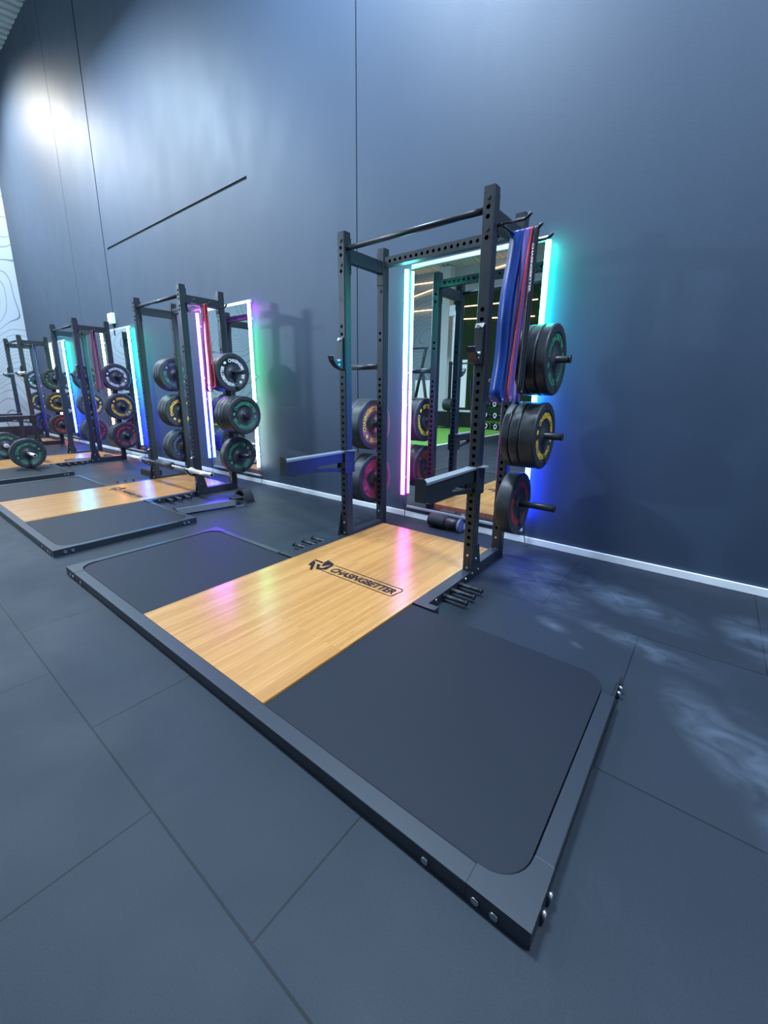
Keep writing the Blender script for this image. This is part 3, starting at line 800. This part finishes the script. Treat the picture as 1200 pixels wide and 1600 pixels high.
# ================================================================== PLATFORMS
PX, PYF, PYW, PYB, W2, PH = 1.584, -2.616, -2.557, -1.513, 0.5262, 0.0527
def rounded(x0, x1, y0, y1, r, corners, n=8):
    """rectangle with some rounded corners: corners subset of 'sw se ne nw'"""
    pts = []
    for nm, cx, cy, a0 in (('sw', x0, y0, PI), ('se', x1, y0, 1.5 * PI), ('ne', x1, y1, 0), ('nw', x0, y1, 0.5 * PI)):
        if nm in corners:
            ox = cx + (r if 'w' in nm else -r); oy = cy + (r if 's' in nm else -r)
            pts += [(ox + r * math.cos(a0 + k * PI / 2 / n), oy + r * math.sin(a0 + k * PI / 2 / n)) for k in range(n + 1)]
        else: pts.append((cx, cy))
    return pts
XI_F = 1.534
def corner_poly(sx, sy, yin, yout, L=0.17, r=0.10):
    """corner plate of the frame; inner side is a concave fillet"""
    xo, xi = PX, XI_F
    d = 1 if yin > yout else -1                                   # direction from the outer edge inwards
    p = [(xo, yout), (xo, yin + d * (L - 0.06)), (xi, yin + d * (L - 0.06))]
    cx, cy = xi - r, yin + d * r
    p += [(cx + r * math.cos(a), cy - d * r * math.sin(a)) for a in [k * PI / 2 / 8 for k in range(9)]]
    p += [(xi - L + 0.06, yin), (xi - L + 0.06, yout)]
    return [(sx * x, y) for x, y in p]
def platform(i, label):
    t = thing('lifting_platform', label, 'lifting platform', (RX[i], RY[i], 0))
    full = i > 0
    wd = part('wood_deck', 'pf_w', lambda: MB().box(-W2, W2, PYW, YR + 0.018, 0.0, PH, 0.002), MT['bamboo'], t)
    part('lettering', 'pf_t', logo, MT['ink'], wd)
    for sx in (-1, 1):
        part('rubber_mat', 'pf_m%d' % sx, lambda: MB().slab(rounded(*((W2 + 0.002, XI_F - 0.004) if sx > 0 else (-XI_F + 0.004, -W2 - 0.002)), PYW + 0.002, -1.540, 0.10, ('se', 'ne') if sx > 0 else ('sw', 'nw')), 0.0, PH - 0.006), MT['mat'], t)
    L = 0.11
    part('front_rail', 'pf_f', lambda: MB().box(-XI_F + L, XI_F - L, PYF, PYW, 0.0, PH - 0.001, 0.003), MT['frame'], t)
    for sx in (-1, 1):
        part('corner_plate', 'pf_c%d' % sx, lambda: MB().prism(corner_poly(sx, -1, PYW, PYF), 0.0, PH, 'z'), MT['frame'], t)
        xs = (XI_F, PX) if sx > 0 else (-PX, -XI_F)
        short = (not full and sx > 0)
        y1 = -1.656 if short else -1.54 - L
        part('side_rail', 'pf_s%d%d' % (sx, short), lambda: MB().box(xs[0], xs[1], PYW + L, y1, 0.0, PH - 0.001, 0.003), MT['frame'], t)
        if short:
            br = part('joint_bracket', 'pf_jb', lambda: MB().box(PX - 0.012, PX - 0.004, -1.656, -1.475, 0.004, 0.036, 0.002), MT['black'], t)
            for yy in (-1.58, -1.54):
                part('bolt', 'pf_jbb', lambda: MB().rod((PX - 0.004, 0, 0.022), (PX + 0.010, 0, 0.022), 0.010, 8), MT['bolt'], br, (0, yy, 0))
        else:
            part('corner_plate', 'pf_r%d' % sx, lambda: MB().prism(corner_poly(sx, 1, -1.54, -1.50), 0.0, PH, 'z'), MT['frame'], t)
            xr = (0.682, XI_F - L) if sx > 0 else (-XI_F + L, -0.682)
            part('rear_rail', 'pf_b%d' % sx, lambda: MB().box(xr[0], xr[1], -1.54, -1.50, 0.0, PH - 0.001, 0.003), MT['frame'], t)
        # bolts
        for xx in (1.304, 1.449, 1.498):
            part('bolt', 'pf_bo', lambda: MB().rod((0, PYF, 0.019), (0, PYF - 0.004, 0.019), 0.0105, 10), MT['bolt'], t, (sx * xx, 0, 0))
        for yy in (-2.542, -2.494) + (() if short else (-1.62, -1.58)):
            part('bolt', 'pf_bs%d' % sx, lambda: MB().rod((sx * PX, 0, 0.026), (sx * (PX + 0.012), 0, 0.026), 0.0105, 10), MT['bolt'], t, (0, yy, 0))
    return t
def logo():
    b = MB(); z = PH + 0.0015
    vs, fs = text_geo('CHASINGBETTER', 1.0, 0.22, 0.035)
    x0 = min(v[0] for v in vs); x1 = max(v[0] for v in vs); h = max(v[1] for v in vs)
    V = [b.bm.verts.new((-0.150 + (u - x0) / (x1 - x0) * 0.525, -1.530 + v / h * 0.062, z)) for u, v in vs]
    for f in fs:
        try: b.bm.faces.new([V[k] for k in f])
        except ValueError: pass
    # outline with rounded end
    def outline(o):
        xa, xb, ya, yb, r = -0.20, 0.405 + o, -1.560 - o, -1.438 + o, 0.026 + o
        p = [(xa - 0.005, ya), (xb - r - 0.012, ya)]
        p += [(xb - r - 0.012 + r * math.sin(a), ya + r - r * math.cos(a)) for a in [k * PI / 12 for k in range(1, 6)]]
        p += [(xb, yb - r)]
        p += [(xb - r + r * math.cos(a), yb - r + r * math.sin(a)) for a in [k * PI / 12 for k in range(1, 7)]]
        p += [(xa + 0.02, yb)]
        return p
    A, B = outline(0.0), outline(-0.0065)
    for k in range(len(A) - 1):
        b.face([(*A[k], z), (*A[k + 1], z), (*B[k + 1], z), (*B[k], z)])
    # arrow emblem: hexagon-like dart cut by a pale zigzag
    for poly in ([(-0.337, -1.552), (-0.366, -1.466), (-0.323, -1.493), (-0.249, -1.594), (-0.264, -1.600), (-0.316, -1.546)],
                 [(-0.371, -1.454), (-0.288, -1.451), (-0.276, -1.470), (-0.351, -1.471)],
                 [(-0.300, -1.500), (-0.270, -1.497), (-0.244, -1.535), (-0.218, -1.528), (-0.206, -1.446), (-0.191, -1.445), (-0.179, -1.532), (-0.236, -1.569)],
                 [(-0.276, -1.454), (-0.284, -1.407), (-0.197, -1.432), (-0.216, -1.462), (-0.236, -1.502), (-0.246, -1.511)]):
        b.face([(x, y, z) for x, y in poly])
    return b
platform(0, 'wooden lifting platform with black rubber wings nearest the camera')
platform(1, 'wooden lifting platform with rubber wings in front of the second rack')
platform(2, 'wooden lifting platform in front of the third rack with a loaded barbell on it')
platform(3, 'wooden lifting platform in front of the farthest rack')

# ================================================================== BARBELLS
def barbell(label, loc, pad=False, sleeve='chrome'):
    t = thing('barbell', label, 'barbell', loc)
    part('shaft', 'bb_s', lambda: MB().rod((-0.655, 0, 0), (0.655, 0, 0), 0.014, 14), MT['bolt'], t)
    for sx in (-1, 1):
        part('collar', 'bb_c%d' % sx, lambda: MB().rod((sx * 0.655, 0, 0), (sx * 0.685, 0, 0), 0.037, 20), MT['chrome'], t)
        part('sleeve', 'bb_v%d' % sx, lambda: MB().rod((sx * 0.685, 0, 0), (sx * 1.10, 0, 0), 0.0245, 20), MT['chrome'], t)
        part('end_cap', 'bb_e%d' % sx, lambda: MB().rod((sx * 1.10, 0, 0), (sx * 1.104, 0, 0), 0.018, 16), MT['black'], t)
    if pad:
        part('foam_pad', 'bb_p', lambda: MB().tube([(-0.19, 0, 0), (-0.185, 0, 0), (0.185, 0, 0), (0.19, 0, 0)], [0.038, 0.046, 0.046, 0.038], 20), MT['frame'], t)
    return t
barbell('barbell with chrome sleeves and a foam pad set low across the second rack', (RX[1] - 0.06, RY[1] + YF - 0.062, 0.315), True)
barbell('chrome barbell held at chest height across the farthest rack', (RX[3] - 0.02, RY[3] + YF - 0.062, 1.554))
BBX, BBY, BBZ = -7.15, -1.74, PH - 0.006 + 0.2255
barbell('barbell loaded with green lettered plates lying on the third platform', (BBX, BBY, BBZ))
for sx, w in ((-1, 'far'), (1, 'near')):
    plate('green', 0.066, 'green-lettered bumper plate on the %s end of the barbell lying on the third platform' % w, (BBX + (sx * 0.687 if sx > 0 else -0.687 - 0.066), BBY, BBZ), 0.4, None)

# ================================================================== LOOSE THINGS
t = thing('foam_roller', 'black foam roller lying against the skirting behind the nearest rack', 'foam roller', (-0.08, -0.115, 0.062))
part('grip_sleeve', 'fr_a', lambda: MB().tube([(-0.16, 0, 0), (-0.155, 0, 0), (0.005, 0, 0), (0.01, 0, 0)], [0.054, 0.060, 0.060, 0.054], 24), MT['foam'], t)
part('core', 'fr_b', lambda: MB().rod((0.01, 0, 0), (0.145, 0, 0), 0.054, 24), MT['black'], t)
part('end_ring', 'fr_c', lambda: MB().rod((0.145, 0, 0), (0.165, 0, 0), 0.058, 24), MT['pad'], t)
t = thing('half_round_stand', 'low black curved stand on the floor by the loose arm of the second rack', 'floor stand', (-2.36, -0.70, 0))
part('arch', 'hr_a', lambda: MB().prism([(-0.12 * math.cos(a), 0.14 * math.sin(a)) for a in [k * PI / 12 for k in range(13)]] + [(0.10 * math.cos(a), 0.12 * math.sin(a)) for a in [k * PI / 12 for k in range(13)]], -0.05, 0.05, 'y'), MT['steel'], t)
part('foot', 'hr_f', lambda: MB().box(-0.13, 0.13, -0.06, 0.06, 0.0, 0.008), MT['steel'], t)
t = thing('rubber_block', 'low black rubber block on the floor at the far side of the second rack', 'block', (-4.72, -0.70, 0))
part('body', 'rb_b', lambda: MB().box(-0.20, 0.20, -0.07, 0.07, 0.0, 0.085, 0.008), MT['black'], t)
part('top_sheet', 'rb_t', lambda: MB().box(-0.195, 0.195, -0.065, 0.065, 0.085, 0.089), MT['foam'], t)

# ================================================================== SEEN IN THE MIRROR: far side of the gym
t = thing('storage_bench', 'long black storage bench on the green turf seen in the nearest mirror', 'bench', (-6.2, -10.4, 0.018))
part('body', 'sb_b', lambda: MB().box(-1.3, 1.3, -0.3, 0.3, 0.0, 0.52, 0.01), MT['black'], t)
part('top', 'sb_t', lambda: MB().box(-1.33, 1.33, -0.33, 0.33, 0.52, 0.57, 0.008), MT['concrete'], t)
t = thing('weight_stand', 'black upright weight stand standing beside the storage bench in the mirror', 'weight stand', (-5.55, -9.6, 0.018))
part('post', 'ws_p', lambda: MB().box(-0.04, 0.04, -0.04, 0.04, 0.02, 2.2, 0.004), MT['steel'], t)
part('base', 'ws_b', lambda: MB().box(-0.3, 0.3, -0.3, 0.3, 0.0, 0.02), MT['steel'], t)
part('cross_arm', 'ws_a', lambda: MB().rod((-0.06, 0, 2.12), (1.15, 0, 2.12), 0.025, 10), MT['steel'], t)
part('stacked_disc', 'ws_d', lambda: MB().lathe([(-0.16, 0.02), (-0.16, 0.19), (-0.05, 0.21), (0.05, 0.21), (0.16, 0.19), (0.16, 0.02)], 24), MT['rubber'], t, (0.0, 0, 0.78))
t = thing('slanted_frame', 'black slanted steel frame by the mural seen in the nearest mirror', 'gym machine', (-6.4, -9.0, 0.018))
for nm, a, b_ in (('slanted_post', (-0.35, 0, 0.04), (0.24, 0, 2.62)), ('upright_post', (0.45, 0, 0.04), (0.12, 0, 1.95))):
    part(nm, nm, lambda: MB().rod(a, b_, 0.06, 4), MT['steel'], t)
part('top_bar', 'sf_t', lambda: MB().rod((-1.2, 0, 2.62), (0.30, 0, 2.62), 0.03, 8), MT['steel'], t)
part('base', 'sf_b', lambda: MB().box(-0.6, 0.6, -0.35, 0.35, 0.0, 0.08), MT['steel'], t)
t = thing('white_pillar_machine', 'white cable machine column on the turf seen in the nearest mirror', 'gym machine', (-6.85, -12.3, 0.018))
part('column', 'wp_c', lambda: MB().box(-0.14, 0.14, -0.12, 0.12, 0.06, 4.1, 0.01), MT['white'], t)
part('base', 'wp_b', lambda: MB().box(-0.4, 0.4, -0.35, 0.35, 0.0, 0.06, 0.01), MT['steel'], t)
part('pulley_head', 'wp_p', lambda: MB().box(-0.3, 0.2, -0.16, 0.16, 4.1, 4.5, 0.02), MT['white'], t)
# dumbbell rack
t = thing('dumbbell_rack', 'tall black dumbbell rack standing on the far floor seen in the nearest mirror', 'dumbbell rack', (-2.75, -7.0, 0), (0, 0, math.radians(25)))
DBR = t
for sx in (-0.75, 0.75):
    part('frame_leg', 'dr_l', lambda: MB().prism([(-0.30, 0.0), (0.25, 0.0), (0.25, 0.05), (0.10, 0.05), (0.24, 1.55), (0.17, 1.55), (0.0, 0.05), (-0.30, 0.05)], -0.03, 0.03), MT['steel'], t, (sx, 0, 0))
for k in range(5):
    part('tier', 'dr_t', lambda: MB().box(-0.75, 0.75, -0.11, 0.05, -0.02, 0.0), MT['steel'], t, (0, 0.0 + 0.035 * k, 0.30 + 0.28 * k))
rm = Matrix.Rotation(math.radians(25), 4, 'Z')
for k in range(5):
    for j in range(4):
        p = rm @ Vector((-0.54 + 0.36 * j, 0.035 * k - 0.03, 0.30 + 0.28 * k + 0.0755)) + Vector((-2.75, -7.0, 0))
        d = thing('dumbbell', 'round black dumbbell with white ring, tier %s of the rack in the mirror, %s along' % (('one', 'two', 'three', 'four', 'five')[k], ('first', 'second', 'third', 'last')[j]), 'dumbbell', p, (0, 0, math.radians(25 + 90)), 'dumbbells on the rack in the mirror')
        part('handle', 'db_h', lambda: MB().rod((-0.07, 0, 0), (0.07, 0, 0), 0.016, 10), MT['chrome'], d)
        for sx in (-1, 1):
            hd = part('head', 'db_d%d' % sx, lambda: MB().lathe([(sx * 0.06, 0.012), (sx * 0.06, 0.07), (sx * 0.07, 0.075), (sx * 0.13, 0.075), (sx * 0.14, 0.068), (sx * 0.14, 0.012)], 20), MT['rubber'], d)
            part('white_ring', 'db_r%d' % sx, lambda: ring(MB(), (sx * 0.1412, 0, 0), 'x', 0.042, 0.060, 20), MT['white'], hd)
